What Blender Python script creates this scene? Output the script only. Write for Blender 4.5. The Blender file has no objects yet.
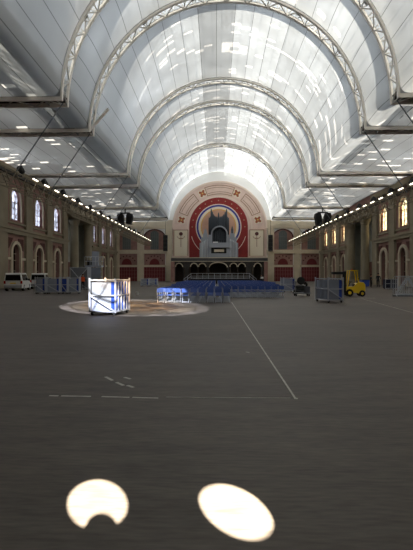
import bpy, math, random
from mathutils import Vector, Matrix
random.seed(7)
S = bpy.context.scene
COL = S.collection
F = 430.0; VX = 216.0; HY = 275.0; EYE = 1.65
pi = math.pi

# ------------------------------------------------------------------ helpers
def lin(c):
    return tuple(((v/255)/12.92 if v/255 <= 0.04045 else (((v/255)+0.055)/1.055)**2.4) for v in c)

def gx(px, d):            # lateral metres of an image column at distance d
    return (px-VX)*d/F
def gz(py, d):
    return EYE+(HY-py)*d/F

class MB:
    def __init__(s, M=None):
        s.v = []; s.f = []; s.p = []; s.M = M or Matrix.Identity(4)
    def add(s, vs, fs):
        o = len(s.v); s.p.append((vs, fs))
        s.v += [tuple(s.M @ Vector(v)) for v in vs]
        s.f += [tuple(i+o for i in f) for f in fs]
        return s
    def box(s, x0, y0, z0, x1, y1, z1):
        vs = [(x, y, z) for z in (z0, z1) for y in (y0, y1) for x in (x0, x1)]
        return s.add(vs, [(0,2,3,1),(4,5,7,6),(0,1,5,4),(2,6,7,3),(0,4,6,2),(1,3,7,5)])
    def bar(s, p, q, w, h=None, up=(0,0,1)):
        h = h or w
        p = Vector(p); q = Vector(q); d = (q-p).normalized(); up = Vector(up)
        if abs(d.dot(up)) > 0.98: up = Vector((0,1,0)) if abs(d.y) < .9 else Vector((1,0,0))
        a = d.cross(up).normalized(); b = a.cross(d).normalized()
        vs = []
        for c in (p, q):
            for sa, sb in ((-1,-1),(1,-1),(1,1),(-1,1)):
                vs.append(tuple(c+a*sa*w/2+b*sb*h/2))
        return s.add(vs, [(3,2,1,0),(4,5,6,7),(0,1,5,4),(1,2,6,5),(2,3,7,6),(3,0,4,7)])
    def tube(s, pts, r, n=6, r2=None, closed=False):
        pts = [Vector(p) for p in pts]; N = len(pts); vs = []; fs = []
        for i, p in enumerate(pts):
            if closed: d = (pts[(i+1) % N]-pts[i-1]).normalized()
            else: d = (pts[min(i+1, N-1)]-pts[max(i-1, 0)]).normalized()
            up = Vector((0,0,1)) if abs(d.z) < .9 else Vector((1,0,0))
            a = d.cross(up).normalized(); b = a.cross(d).normalized()
            rr = r if r2 is None else r+(r2-r)*i/(N-1)
            for k in range(n):
                t = 2*pi*k/n
                vs.append(tuple(p+a*math.cos(t)*rr+b*math.sin(t)*rr))
        M = N if closed else N-1
        for i in range(M):
            j = (i+1) % N
            for k in range(n):
                fs.append((i*n+k, i*n+(k+1) % n, j*n+(k+1) % n, j*n+k))
        if not closed:
            fs.append(tuple(range(n-1, -1, -1))); fs.append(tuple((N-1)*n+k for k in range(n)))
        return s.add(vs, fs)
    def lathe(s, prof, c=(0,0,0), axis='z', n=16):
        vs = []; fs = []
        for r, h in prof:
            for k in range(n):
                t = 2*pi*k/n; u = r*math.cos(t); w = r*math.sin(t)
                p = {'z': (u, w, h), 'y': (u, h, w), 'x': (h, u, w)}[axis]
                vs.append((p[0]+c[0], p[1]+c[1], p[2]+c[2]))
        for i in range(len(prof)-1):
            for k in range(n):
                fs.append((i*n+k, i*n+(k+1) % n, (i+1)*n+(k+1) % n, (i+1)*n+k))
        fs.append(tuple(range(n-1, -1, -1))); fs.append(tuple((len(prof)-1)*n+k for k in range(n)))
        return s.add(vs, fs)
    def prism(s, poly, n0, n1):     # poly in local x,z ; thickness in y from n0 to n1
        N = len(poly)
        vs = [(x, n0, z) for x, z in poly]+[(x, n1, z) for x, z in poly]
        fs = [tuple(range(N)), tuple(range(2*N-1, N-1, -1))]
        fs += [(i, i+N, (i+1) % N+N, (i+1) % N) for i in range(N)]
        return s.add(vs, fs)
    def ring(s, c, r0, r1, a0, a1, n0, n1, n=32):   # ring segment in local x,z
        vs = []; fs = []
        for i in range(n+1):
            t = a0+(a1-a0)*i/n
            for r, y in ((r0, n0), (r1, n0), (r1, n1), (r0, n1)):
                vs.append((c[0]+r*math.cos(t), y, c[1]+r*math.sin(t)))
        for i in range(n):
            for k in range(4):
                fs.append((i*4+k, i*4+(k+1) % 4, i*4+4+(k+1) % 4, i*4+4+k))
        if abs(a1-a0) < 2*pi-1e-3:
            fs += [(0,1,2,3), tuple(n*4+k for k in (3,2,1,0))]
        return s.add(vs, fs)
    def plate(s, outer, holes, n0, n1):   # flat plate with holes, local x,z, thickness in y
        cu = bpy.data.curves.new('t', 'CURVE'); cu.dimensions = '2D'; cu.fill_mode = 'BOTH'; cu.extrude = abs(n1-n0)/2
        for poly in [outer]+list(holes):
            sp = cu.splines.new('POLY'); sp.points.add(len(poly)-1); sp.use_cyclic_u = True
            for p, (x, z) in zip(sp.points, poly): p.co = (x, z, 0, 1)
        ob = bpy.data.objects.new('t', cu); COL.objects.link(ob)
        dg = bpy.context.evaluated_depsgraph_get(); dg.update()
        me = bpy.data.meshes.new_from_object(ob.evaluated_get(dg))
        mid = (n0+n1)/2
        vs = [(v.co.x, mid-v.co.z, v.co.y) for v in me.vertices]
        fs = [tuple(p.vertices) for p in me.polygons]
        bpy.data.objects.remove(ob); bpy.data.curves.remove(cu); bpy.data.meshes.remove(me)
        return s.add(vs, fs)
    def mesh(s, name, mat=None, smooth=False):
        me = bpy.data.meshes.new(name); me.from_pydata(s.v, [], s.f); me.update()
        if mat: me.materials.append(mat)
        if smooth:
            for p in me.polygons: p.use_smooth = True
        return me
    def build(s, name, mat, parent=None, smooth=False, label=None):
        o = bpy.data.objects.new(name, s.mesh(name, mat, smooth)); COL.objects.link(o)
        if parent is not None: o.parent = parent
        if label: o['label'] = label
        return o

def each(m, name, mt, parent, smooth=False):      # one object per piece
    for vs, fs in m.p: MB(m.M).add(vs, fs).build(name, mt, parent, smooth)
def tag(o, label, cat, group=None):
    o['label'] = label; o['category'] = cat
    if group: o['group'] = group
    return o
def thing(name, label, cat, loc=(0,0,0), rz=0, group=None):
    o = bpy.data.objects.new(name, None); COL.objects.link(o); o.empty_display_size = .2
    o.location = loc; o.rotation_euler = (0,0,rz)
    return tag(o, label, cat, group)
def struct(o):
    o['kind'] = 'structure'; return o
def kids(o): return [c for c in bpy.data.objects if c.parent == o]
def copy_tree(o, parent=None, cache=None):
    c = o.copy(); COL.objects.link(c)
    if parent is not None: c.parent = parent
    for ch in o.children: copy_tree(ch, c)
    return c
def arch_poly(xc, w, z0, zs, n=10, pointed=0.0):      # rectangle with arched head
    r = w/2; p = [(xc-r, z0), (xc+r, z0)]
    for i in range(n+1):
        t = pi*i/n
        p.append((xc+r*math.cos(t), zs+r*math.sin(t)*(1+pointed)))
    return p
def circ(xc, zc, r, n=40): return [(xc+r*math.cos(2*pi*i/n), zc+r*math.sin(2*pi*i/n)) for i in range(n)]
ORD = ['first','second','third','fourth','fifth','sixth','seventh','eighth','ninth','tenth','eleventh','twelfth','thirteenth','fourteenth','fifteenth','sixteenth','seventeenth','eighteenth','nineteenth','twentieth']
def nth(i):
    if i < 20: return ORD[i]
    t = {2:'twenty',3:'thirty',4:'forty',5:'fifty'}[(i+1)//10]
    return t+'-'+ORD[(i+1) % 10-1] if (i+1) % 10 else t.replace('y','ieth')

# ------------------------------------------------------------------ materials
def mat(name, rgb, rough=.6, metal=0., noise=0., scale=4., rgb2=None, stretch=None, emit=None, spec=.5, bump=0.):
    m = bpy.data.materials.new(name); m.use_nodes = True
    nt = m.node_tree; b = nt.nodes['Principled BSDF']
    b.inputs['Roughness'].default_value = rough; b.inputs['Metallic'].default_value = metal
    b.inputs['Specular IOR Level'].default_value = spec
    c = lin(rgb)+(1,)
    b.inputs['Base Color'].default_value = c
    if noise or rgb2:
        tc = nt.nodes.new('ShaderNodeTexCoord'); mp = nt.nodes.new('ShaderNodeMapping')
        nz = nt.nodes.new('ShaderNodeTexNoise'); nz.inputs['Scale'].default_value = scale; nz.inputs['Detail'].default_value = 5
        if stretch: mp.inputs['Scale'].default_value = stretch
        nt.links.new(tc.outputs['Object'], mp.inputs['Vector']); nt.links.new(mp.outputs['Vector'], nz.inputs['Vector'])
        mx = nt.nodes.new('ShaderNodeMix'); mx.data_type = 'RGBA'
        c2 = lin(rgb2)+(1,) if rgb2 else tuple(v*(1-noise) for v in c[:3])+(1,)
        mx.inputs[6].default_value = c; mx.inputs[7].default_value = c2
        rp = nt.nodes.new('ShaderNodeMapRange'); rp.inputs[1].default_value = .35; rp.inputs[2].default_value = .65
        nt.links.new(nz.outputs['Fac'], rp.inputs[0]); nt.links.new(rp.outputs[0], mx.inputs[0])
        nt.links.new(mx.outputs[2], b.inputs['Base Color'])
        if bump:
            bp = nt.nodes.new('ShaderNodeBump'); bp.inputs['Strength'].default_value = bump
            nt.links.new(nz.outputs['Fac'], bp.inputs['Height']); nt.links.new(bp.outputs[0], b.inputs['Normal'])
    if emit:
        b.inputs['Emission Color'].default_value = lin(rgb)+(1,); b.inputs['Emission Strength'].default_value = emit
    return m

def fabric_mat(name, T, R, seam=True):
    m = bpy.data.materials.new(name); m.use_nodes = True; nt = m.node_tree; N = nt.nodes; L = nt.links
    for n in list(N): N.remove(n)
    out = N.new('ShaderNodeOutputMaterial'); tr = N.new('ShaderNodeBsdfTranslucent'); df = N.new('ShaderNodeBsdfDiffuse')
    ad = N.new('ShaderNodeAddShader'); L.new(tr.outputs[0], ad.inputs[0]); L.new(df.outputs[0], ad.inputs[1]); L.new(ad.outputs[0], out.inputs[0])
    tr.inputs[0].default_value = T+(1,); df.inputs[0].default_value = R+(1,)
    if seam:
        uv = N.new('ShaderNodeUVMap'); sx = N.new('ShaderNodeSeparateXYZ'); L.new(uv.outputs[0], sx.inputs[0])
        fl = N.new('ShaderNodeMath'); fl.operation = 'FLOOR'; L.new(sx.outputs[0], fl.inputs[0])
        fr = N.new('ShaderNodeMath'); fr.operation = 'FRACT'; L.new(sx.outputs[0], fr.inputs[0])
        # dark stitched seam every panel
        lt = N.new('ShaderNodeMath'); lt.operation = 'LESS_THAN'; lt.inputs[1].default_value = .035; L.new(fr.outputs[0], lt.inputs[0])
        sm = N.new('ShaderNodeMath'); sm.operation = 'MULTIPLY_ADD'; sm.inputs[1].default_value = -.55; sm.inputs[2].default_value = 1.0; L.new(lt.outputs[0], sm.inputs[0])
        wn = N.new('ShaderNodeTexWhiteNoise'); wn.noise_dimensions = '1D'; L.new(fl.outputs[0], wn.inputs['W'])
        pr = N.new('ShaderNodeMapRange'); pr.inputs[3].default_value = .9; pr.inputs[4].default_value = 1.06; L.new(wn.outputs['Value'], pr.inputs[0])
        # the three crown panels are double-layered cloth
        ab = N.new('ShaderNodeMath'); ab.operation = 'ABSOLUTE'
        s5 = N.new('ShaderNodeMath'); s5.operation = 'ADD'; s5.inputs[1].default_value = .5; L.new(fl.outputs[0], s5.inputs[0]); L.new(s5.outputs[0], ab.inputs[0])
        cl = N.new('ShaderNodeMath'); cl.operation = 'LESS_THAN'; cl.inputs[1].default_value = 1.2; L.new(ab.outputs[0], cl.inputs[0])
        cm = N.new('ShaderNodeMath'); cm.operation = 'MULTIPLY_ADD'; cm.inputs[1].default_value = -.38; cm.inputs[2].default_value = 1.0; L.new(cl.outputs[0], cm.inputs[0])
        # uneven weave
        tc = N.new('ShaderNodeTexCoord'); nz = N.new('ShaderNodeTexNoise'); nz.inputs['Scale'].default_value = .35; nz.inputs['Detail'].default_value = 4
        L.new(tc.outputs['Object'], nz.inputs['Vector'])
        nr = N.new('ShaderNodeMapRange'); nr.inputs[1].default_value = .3; nr.inputs[2].default_value = .7; nr.inputs[3].default_value = .82; nr.inputs[4].default_value = 1.15
        L.new(nz.outputs['Fac'], nr.inputs[0])
        def mul(a, b):
            k = N.new('ShaderNodeMath'); k.operation = 'MULTIPLY'; L.new(a.outputs[0], k.inputs[0]); L.new(b.outputs[0], k.inputs[1]); return k
        tot = mul(mul(sm, pr), mul(cm, nr))
        for sh, c in ((tr, T), (df, R)):
            vm = N.new('ShaderNodeVectorMath'); vm.operation = 'SCALE'; vm.inputs[0].default_value = c
            L.new((tot if sh is tr else sm).outputs[0], vm.inputs['Scale']); L.new(vm.outputs[0], sh.inputs[0])
    return m

M = {}
for k, v in enumerate((.061, .067, .066, .061, .060, .082)):  # translucency set per bay, sheerest at the far end to brighten it
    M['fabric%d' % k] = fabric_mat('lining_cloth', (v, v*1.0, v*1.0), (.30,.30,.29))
for _k, _v in (('pane', .62), ('pane_low', .58), ('pane_dimmer', .5), ('pane_aisle_left', .27), ('pane_aisle_right', .38)):
    M[_k] = bpy.data.materials.new('shading_roof_'+_k); M[_k].use_nodes = True
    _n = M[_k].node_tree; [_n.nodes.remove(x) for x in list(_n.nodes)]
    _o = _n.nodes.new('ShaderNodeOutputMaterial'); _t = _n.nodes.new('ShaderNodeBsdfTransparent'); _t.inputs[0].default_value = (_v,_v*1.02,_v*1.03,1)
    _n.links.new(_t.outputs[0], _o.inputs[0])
M['gap'] = fabric_mat('gap_light_sheet', (.15,.15,.15), (.3,.3,.3), False)  # added sheet closing the truss gaps, kept bright white
def floor_mat():
    m = bpy.data.materials.new('floor_asphalt'); m.use_nodes = True; nt = m.node_tree; N = nt.nodes; L = nt.links
    b = N['Principled BSDF']; b.inputs['Roughness'].default_value = .6; b.inputs['Specular IOR Level'].default_value = .35
    tc = N.new('ShaderNodeTexCoord'); fac = None
    for sc, st, w in ((.35, (.6,1,1), .3), (3.0, (.35,1.6,1), .3), (16, (.3,1.8,1), .4)):
        mp = N.new('ShaderNodeMapping'); mp.inputs['Scale'].default_value = st; nz = N.new('ShaderNodeTexNoise'); nz.inputs['Scale'].default_value = sc; nz.inputs['Detail'].default_value = 4
        L.new(tc.outputs['Object'], mp.inputs[0]); L.new(mp.outputs[0], nz.inputs['Vector'])
        k = N.new('ShaderNodeMath'); k.operation = 'MULTIPLY_ADD'; k.inputs[1].default_value = w; L.new(nz.outputs['Fac'], k.inputs[0])
        if fac: L.new(fac.outputs[0], k.inputs[2])
        else: k.inputs[2].default_value = 0
        fac = k
    cr = N.new('ShaderNodeValToRGB'); L.new(fac.outputs[0], cr.inputs[0])
    e = cr.color_ramp.elements; e[0].position = .36; e[0].color = lin((66,60,54))+(1,); e[1].position = .66; e[1].color = lin((104,95,85))+(1,)
    L.new(cr.outputs[0], b.inputs['Base Color'])
    bp = N.new('ShaderNodeBump'); bp.inputs['Strength'].default_value = .08; L.new(fac.outputs[0], bp.inputs['Height']); L.new(bp.outputs[0], b.inputs['Normal'])
    return m
M['floor'] = floor_mat()
M['truss'] = mat('painted_truss_steel', (205,202,196), .5, .0, noise=.15, scale=2)
M['fascia'] = mat('truss_edge_cloth', (244,238,228), .8)
M['deck'] = mat('dark_deck', (58,54,50), .8)
M['cream'] = mat('cream_plaster', (160,149,126), .8, noise=.18, scale=.6)
M['creamlight'] = mat('pale_cream_plaster', (212,199,174), .8, noise=.12, scale=.6)
M['pink'] = mat('pink_brick', (164,126,116), .85, noise=.22, scale=1.2)
M['brown'] = mat('brown_window_wood', (104,66,52), .6)
M['maroon'] = mat('maroon_paint', (112,34,38), .6)
M['spandrel'] = mat('spandrel_red', (86,40,34), .7)
M['darkrecess'] = mat('recess_paint', (172,174,164), .8, noise=.2, scale=.7)
M['black'] = mat('black_matte', (22,22,23), .6)
M['blackgloss'] = mat('black_glass', (14,15,18), .12)
M['rubber'] = mat('rubber', (20,20,20), .8)
M['silver'] = mat('galvanised_tube', (190,194,200), .38, .2)
M['steel'] = mat('grey_steel', (120,124,128), .5, .4)
M['blue'] = mat('blue_board', (38,70,160), .45)
M['grey_board'] = mat('grey_board', (150,156,168), .5)
M['seat_blue'] = mat('blue_plastic', (70,96,164), .3)
M['white'] = mat('white_car_paint', (222,222,218), .3)
M['red_light'] = mat('red_lens', (170,24,20), .25)
M['yellow'] = mat('yellow_paint', (250,208,40), .4)
M['lampon'] = mat('tube_light', (255,244,222), .4, emit=3.)
M['tape'] = mat('white_tape', (196,192,180), .7, noise=.3, scale=6)
M['organ'] = mat('organ_case_grey', (150,154,162), .6)
M['pipe'] = mat('organ_pipe_dark', (70,76,84), .45, .3)
M['oak'] = mat('dark_oak', (60,46,36), .6, noise=.3, scale=2)
M['mural'] = mat('mural_ground', (230,204,190), .85, noise=.1, scale=.8)
M['mural_line'] = mat('mural_line', (168,136,112), .85)
M['mural_pale'] = mat('mural_pale', (232,212,196), .85)
M['red'] = mat('mural_red', (146,40,38), .75, noise=.2, scale=3)
M['navy'] = mat('mural_blue', (58,60,142), .75)
M['ivory'] = mat('mural_ivory', (232,220,196), .75)
M['salmon'] = mat('mural_salmon', (206,160,136), .8, noise=.15, scale=.7)
M['rust'] = mat('mural_rust', (158,88,60), .75)
M['gold'] = mat('mural_gold', (214,168,96), .7)
M['whitewall'] = mat('white_end_plaster', (243,243,240), .8)
M['skin'] = mat('skin', (190,140,112), .6)
M['hair'] = mat('dark_hair', (40,30,24), .7)
M['cloth_dark'] = mat('dark_clothing', (30,30,36), .85)
M['cloth_navy'] = mat('navy_clothing', (36,40,62), .85)
M['hivis'] = mat('orange_vest', (236,92,36), .7)
M['shirt_white'] = mat('white_paper', (226,226,222), .8)
M['tan'] = mat('bronze_gantry_paint', (128,116,94), .6)

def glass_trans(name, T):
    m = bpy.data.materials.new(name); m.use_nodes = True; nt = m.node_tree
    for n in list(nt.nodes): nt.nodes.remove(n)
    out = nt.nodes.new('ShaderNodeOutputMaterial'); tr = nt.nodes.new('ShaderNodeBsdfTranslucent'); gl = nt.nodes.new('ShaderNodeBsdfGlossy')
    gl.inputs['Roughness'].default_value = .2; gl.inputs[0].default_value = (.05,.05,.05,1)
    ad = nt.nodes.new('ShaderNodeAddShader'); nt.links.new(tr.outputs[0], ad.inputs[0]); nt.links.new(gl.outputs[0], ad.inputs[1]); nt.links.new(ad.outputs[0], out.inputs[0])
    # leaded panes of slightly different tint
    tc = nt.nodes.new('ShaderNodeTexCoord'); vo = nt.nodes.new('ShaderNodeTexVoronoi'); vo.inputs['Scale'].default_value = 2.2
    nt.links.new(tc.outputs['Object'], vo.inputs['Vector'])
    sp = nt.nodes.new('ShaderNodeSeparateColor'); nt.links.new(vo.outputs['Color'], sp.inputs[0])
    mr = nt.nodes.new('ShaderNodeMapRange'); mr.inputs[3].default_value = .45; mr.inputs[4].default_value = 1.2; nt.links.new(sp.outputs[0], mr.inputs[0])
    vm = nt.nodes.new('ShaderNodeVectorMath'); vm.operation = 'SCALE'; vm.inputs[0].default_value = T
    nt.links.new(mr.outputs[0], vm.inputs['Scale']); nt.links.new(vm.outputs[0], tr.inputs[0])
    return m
M['glassL'] = glass_trans('skylit_leaded_glass', (.34,.34,.37))  # cool cast of sky light put into the glass tint
M['glassR'] = glass_trans('sunlit_leaded_glass', (.5,.44,.32))  # warmth and strength of the sun put into the glass tint
M['glassdim'] = glass_trans('dark_glass', (.012,.013,.013))  # far darker tint than the other leaded glass

def rose_mat():
    m = bpy.data.materials.new('rose_stained_glass'); m.use_nodes = True; nt = m.node_tree; N = nt.nodes; L = nt.links
    for n in list(N): N.remove(n)
    out = N.new('ShaderNodeOutputMaterial'); tp = N.new('ShaderNodeBsdfTransparent'); L.new(tp.outputs[0], out.inputs[0])
    tc = N.new('ShaderNodeTexCoord'); sp = N.new('ShaderNodeSeparateXYZ'); L.new(tc.outputs['Object'], sp.inputs[0])
    cb = N.new('ShaderNodeCombineXYZ'); L.new(sp.outputs[0], cb.inputs[0]); L.new(sp.outputs[2], cb.inputs[1])
    ln = N.new('ShaderNodeVectorMath'); ln.operation = 'LENGTH'; L.new(cb.outputs[0], ln.inputs[0])
    cr = N.new('ShaderNodeValToRGB'); mr = N.new('ShaderNodeMapRange'); mr.inputs[2].default_value = 3.9; L.new(ln.outputs['Value'], mr.inputs[0]); L.new(mr.outputs[0], cr.inputs[0])
    e = cr.color_ramp; e.interpolation = 'CONSTANT'
    e.elements[0].position = 0; e.elements[0].color = (.36,.31,.25,1)
    e.elements[1].position = .22; e.elements[1].color = (.24,.19,.15,1)
    for p, c in ((.38,(.34,.29,.24,1)),(.5,(.25,.21,.18,1)),(.6,(.30,.29,.29,1)),(.74,(.32,.33,.35,1)),(.87,(.34,.36,.42,1))):
        k = e.elements.new(p); k.color = c
    vo = N.new('ShaderNodeTexVoronoi'); vo.inputs['Scale'].default_value = 1.1; L.new(cb.outputs[0], vo.inputs['Vector'])
    s2 = N.new('ShaderNodeSeparateColor'); L.new(vo.outputs['Color'], s2.inputs[0])
    m2 = N.new('ShaderNodeMapRange'); m2.inputs[3].default_value = .6; m2.inputs[4].default_value = 1.3; L.new(s2.outputs[0], m2.inputs[0])
    vm = N.new('ShaderNodeVectorMath'); vm.operation = 'SCALE'; L.new(cr.outputs[0], vm.inputs[0]); L.new(m2.outputs[0], vm.inputs['Scale'])
    L.new(vm.outputs[0], tp.inputs[0])
    return m
M['rose'] = rose_mat()

# ------------------------------------------------------------------ room constants
AX = 1.0                     # nave axis
XL, XR = -26.6, 27.6         # side walls
YN, YE = -4.0, 114.0         # near and far end walls
W = 13.3; ZC = 15.55         # nave half width, underside height of aisle trusses
ZT = 16.6                    # side wall top

# ------------------------------------------------------------------ floor
fb = MB().box(XL-4, YN-.6, -.3, XR+4, YE+.8, 0).build('floor', M['floor']); struct(fb)

# ------------------------------------------------------------------ ceiling cloth
def profile(n=30, fil=.7, off=.12):
    """half profile (right side, s>0) from crown to wall as list of (x,z)"""
    R = W+off; zc = ZC+.36; pts = []
    t0 = math.asin((.36+fil)/R)            # start of rounding above springing
    for i in range(n+1):
        t = pi/2-(pi/2-t0)*i/n
        pts.append((R*math.cos(t), ZC+off+R*math.sin(t)))
    p0 = Vector(pts[-1]); p2 = Vector((R+fil*.9, zc)); p1 = Vector((R+.02, zc))
    for i in range(1, 9):
        u = i/8; q = p0*(1-u)**2+p1*2*u*(1-u)+p2*u*u; pts.append((q.x, q.y))
    x = R+fil*.9
    xe = 27.7
    for i in range(1, 7):
        pts.append((x+(xe-x)*i/6, zc-.25*(i/6)**2))
    return pts
half = profile()
full = [(-x, z) for x, z in reversed(half[1:])]+half
def arc_len(pts):
    s = [0]
    for a, b in zip(pts, pts[1:]): s.append(s[-1]+math.hypot(b[0]-a[0], b[1]-a[1]))
    return s
sl = arc_len(full); mid = sl[len(half)-1]
def cloth(y0, y1, name, bay):
    ny = 6; vs = []; fs = []; uvs = []
    for j in range(ny+1):
        v = j/ny
        for (x, z), s in zip(full, sl):
            sag = .22*math.sin(pi*v)
            vs.append((AX+x, y0+(y1-y0)*v, z+sag)); uvs.append(((s-mid)/1.95+.5, v))
    n = len(full)
    for j in range(ny):
        for i in range(n-1):
            fs.append((j*n+i, j*n+n+i, j*n+n+i+1, j*n+i+1))
    me = bpy.data.meshes.new(name); me.from_pydata(vs, [], fs); me.update()
    ul = me.uv_layers.new(name='UVMap')
    for lp in me.loops: ul.data[lp.index].uv = uvs[lp.vertex_index]
    for p in me.polygons: p.use_smooth = True
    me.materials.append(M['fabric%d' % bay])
    o = bpy.data.objects.new(name, me); COL.objects.link(o); return struct(o)

FR = [(34.0, 35.3, .3, True), (41.5, 42.8, .3, True), (59.6, 60.9, .32, True), (67.4, 68.7, .4, True), (89.4, 90.9, .9, True), (107.5, 110.0, .35, False)]
edges = [YN]
for a, b, h, arch in FR:
    if arch: edges += [a, b]
edges.append(YE)
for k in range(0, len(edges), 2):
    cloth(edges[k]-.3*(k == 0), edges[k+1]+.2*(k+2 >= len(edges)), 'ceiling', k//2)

def truss_profile(r, zc, n=40):
    return [(AX+r*math.cos(pi*i/n), zc+r*math.sin(pi*i/n)) for i in range(n+1)]
where = ['fifth and farthest from the organ','fourth counted from the organ','third counted from the organ','second counted from the organ','first and nearest to the organ']
for k, (a, b, h, arch) in enumerate(FR):
    if arch:
        t = thing('roof_truss', 'pale lattice roof truss arching over the nave, '+where[k], 'roof truss', (AX, a, ZC), 0, 'arched roof trusses')
    else:
        t = thing('aisle_beam', 'shallow dark beam over both aisles close to the end wall', 'beam', (AX, a, ZC))
    iv = Matrix.Translation((-AX, -a, -ZC))
    def mb(): return MB(iv)
    for nm, y in (('front_chord', a), ('back_chord', b)):
        m_ = mb()
        if arch:
            pr = truss_profile(W, ZC, 48)
            for (x0, z0), (x1, z1) in zip(pr, pr[1:]):
                m_.bar((x0, y, z0), (x1, y, z1), .16, .30, up=(0,1,0))
        for sx in (-1, 1):
            xa = AX+sx*(W-.05); xb = (XR-.0 if sx > 0 else XL+.0)
            m_.box(min(xa, xb), y-.08, ZC-.02, max(xa, xb), y+.08, ZC+h)
            if not arch: m_.build(nm, M['fascia'], t); m_ = mb()
        if arch: m_.build(nm, M['fascia'], t)
    if arch:
        m_ = mb(); pr = truss_profile(W+1.25, ZC, 48); ym = (a+b)/2
        m_.tube([(x, ym, z) for x, z in pr], .075, 5); m_.build('upper_chord', M['truss'], t)
        m_ = mb(); n = 40
        for i in range(n):
            t0 = pi*i/n; t1 = pi*(i+1)/n; tm = (t0+t1)/2
            f = lambda tt, r, y: (AX+r*math.cos(tt), y, ZC+r*math.sin(tt))
            m_.bar(f(t0, W, a), f(t1, W, b), .1) if i % 2 else m_.bar(f(t0, W, b), f(t1, W, a), .1)
            m_.bar(f(t0, W, a), f(tm, W+1.25, ym), .075); m_.bar(f(tm, W+1.25, ym), f(t1, W, a), .075)
            m_.bar(f(t0, W, b), f(tm, W+1.25, ym), .075); m_.bar(f(tm, W+1.25, ym), f(t1, W, b), .075)
            if i % 4 == 0: m_.bar(f(t0, W, a), f(t0, W, b), .08)
        m_.build('arch_lattice', M['truss'], t)
        m_ = mb()          # joint plates along the arch
        for i in range(3, n, 5):
            tt = pi*i/n
            c = Vector((AX+(W+.35)*math.cos(tt), ym, ZC+(W+.35)*math.sin(tt))); e = Vector((-math.sin(tt), 0, math.cos(tt)))
            m_.bar(c-e*.28, c+e*.28, .7, .10, up=(math.cos(tt), 0, math.sin(tt)))
        each(m_, 'joint_plate', M['steel'], t)
    m_ = mb()          # zigzag under the aisle part
    for sx in (-1, 1):
        x = W
        i = 0
        while x < 26:
            p = (AX+sx*x, a if i % 2 else b, ZC+.05); q = (AX+sx*(x+1.3), b if i % 2 else a, ZC+.05)
            m_.bar(p, q, .08); x += 1.3; i += 1
        m_.build('aisle_lattice', M['truss'], t); m_ = mb()
    m_ = mb()
    for sx in (-1, 1):
        xa = AX+sx*(W-.02); xb = XR if sx > 0 else XL
        m_.box(min(xa, xb), a-.02, ZC+h+.25, max(xa, xb), b+.02, ZC+h+.35)
        m_.box(min(xa, xb), a-.02, ZC+h-.1, max(xa, xb), a+.04, ZC+h+.3)
        m_.box(min(xa, xb), b-.04, ZC+h-.1, max(xa, xb), b+.02, ZC+h+.3)
        m_.build('aisle_deck', M['deck'], t); m_ = mb()
    if arch:           # added translucent sheet over the open arch, bright while blocking direct sun
        m_ = MB(); pr = truss_profile(W+1.45, ZC, 48); pi_ = truss_profile(W-.05, ZC, 48)
        vs = []; fs = []
        for (x, z), (xi, zi) in zip(pr, pi_):
            vs += [(xi, a-.06, zi+.12), (x, a-.06, z), (x, b+.06, z), (xi, b+.06, zi+.12)]
        for i in range(48):
            for q in range(3): fs.append((i*4+q, i*4+q+1, i*4+4+q+1, i*4+4+q))
        m_.add(vs, fs); struct(m_.build('ceiling', M['gap']))
    if k == 1:
        for sx, nm in ((-1, 'strut'),):
            mb().bar((AX+sx*W, a+.3, ZC+.3), (AX+sx*(W-1.9), a-.1, ZC+2.2), .35, .12).build('strut', M['fascia'], t)
    if k == 3:
        MB(iv).box(gx(348, a), a-.4, ZC+.05, gx(372, a), a-.1, ZC+.55).build('light_box', M['truss'], t)

# outer glass roof above the cloth: unseen panes, tinted and gapped to streak the cloth's light
rb = MB(); gb = MB(); lb = MB(); rnd = random.Random(3)
BAND = {}
def panes(put, y0, y1, i, hole=1.0):
    start = y0; n = int((y1-y0)/.6)
    for q in range(n+1):
        key = (q, int((i+1.7*math.sin(q*.9))//6))
        if key not in BAND: BAND[key] = rnd.random()
        p = (.55 if BAND[key] > .86 else .035)*hole
        y = y0+q*.6
        if q == n or rnd.random() < p:
            if y-.1 > start: put(start, y)
            start = y+rnd.choice((.4, .6))
NT = 46
for i in range(NT+1):
    tt = pi*(.02+.96*i/NT); r = W+2.6
    c = (AX+r*math.cos(tt), ZC+r*math.sin(tt)); up = (math.cos(tt), 0, math.sin(tt))
    tb = rb if 8 < i < NT-10 else lb
    panes(lambda a, b: tb.bar((c[0], a, c[1]), (c[0], b, c[1]), 1.1, .012, up=up), -14, 113, i)
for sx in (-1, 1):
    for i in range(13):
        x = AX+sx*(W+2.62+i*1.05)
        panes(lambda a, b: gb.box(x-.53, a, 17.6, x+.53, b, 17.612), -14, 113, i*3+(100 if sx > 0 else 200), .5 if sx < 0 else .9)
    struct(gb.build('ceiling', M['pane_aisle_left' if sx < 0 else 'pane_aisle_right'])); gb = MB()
qb = MB()  # unseen panes added to dim a bright band along the left crease
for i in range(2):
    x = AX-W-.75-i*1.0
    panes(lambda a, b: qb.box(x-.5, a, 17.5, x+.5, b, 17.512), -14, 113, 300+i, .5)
struct(qb.build('ceiling', M['pane_dimmer']))
struct(rb.build('ceiling', M['pane'])); struct(lb.build('ceiling', M['pane_low']))

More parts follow.
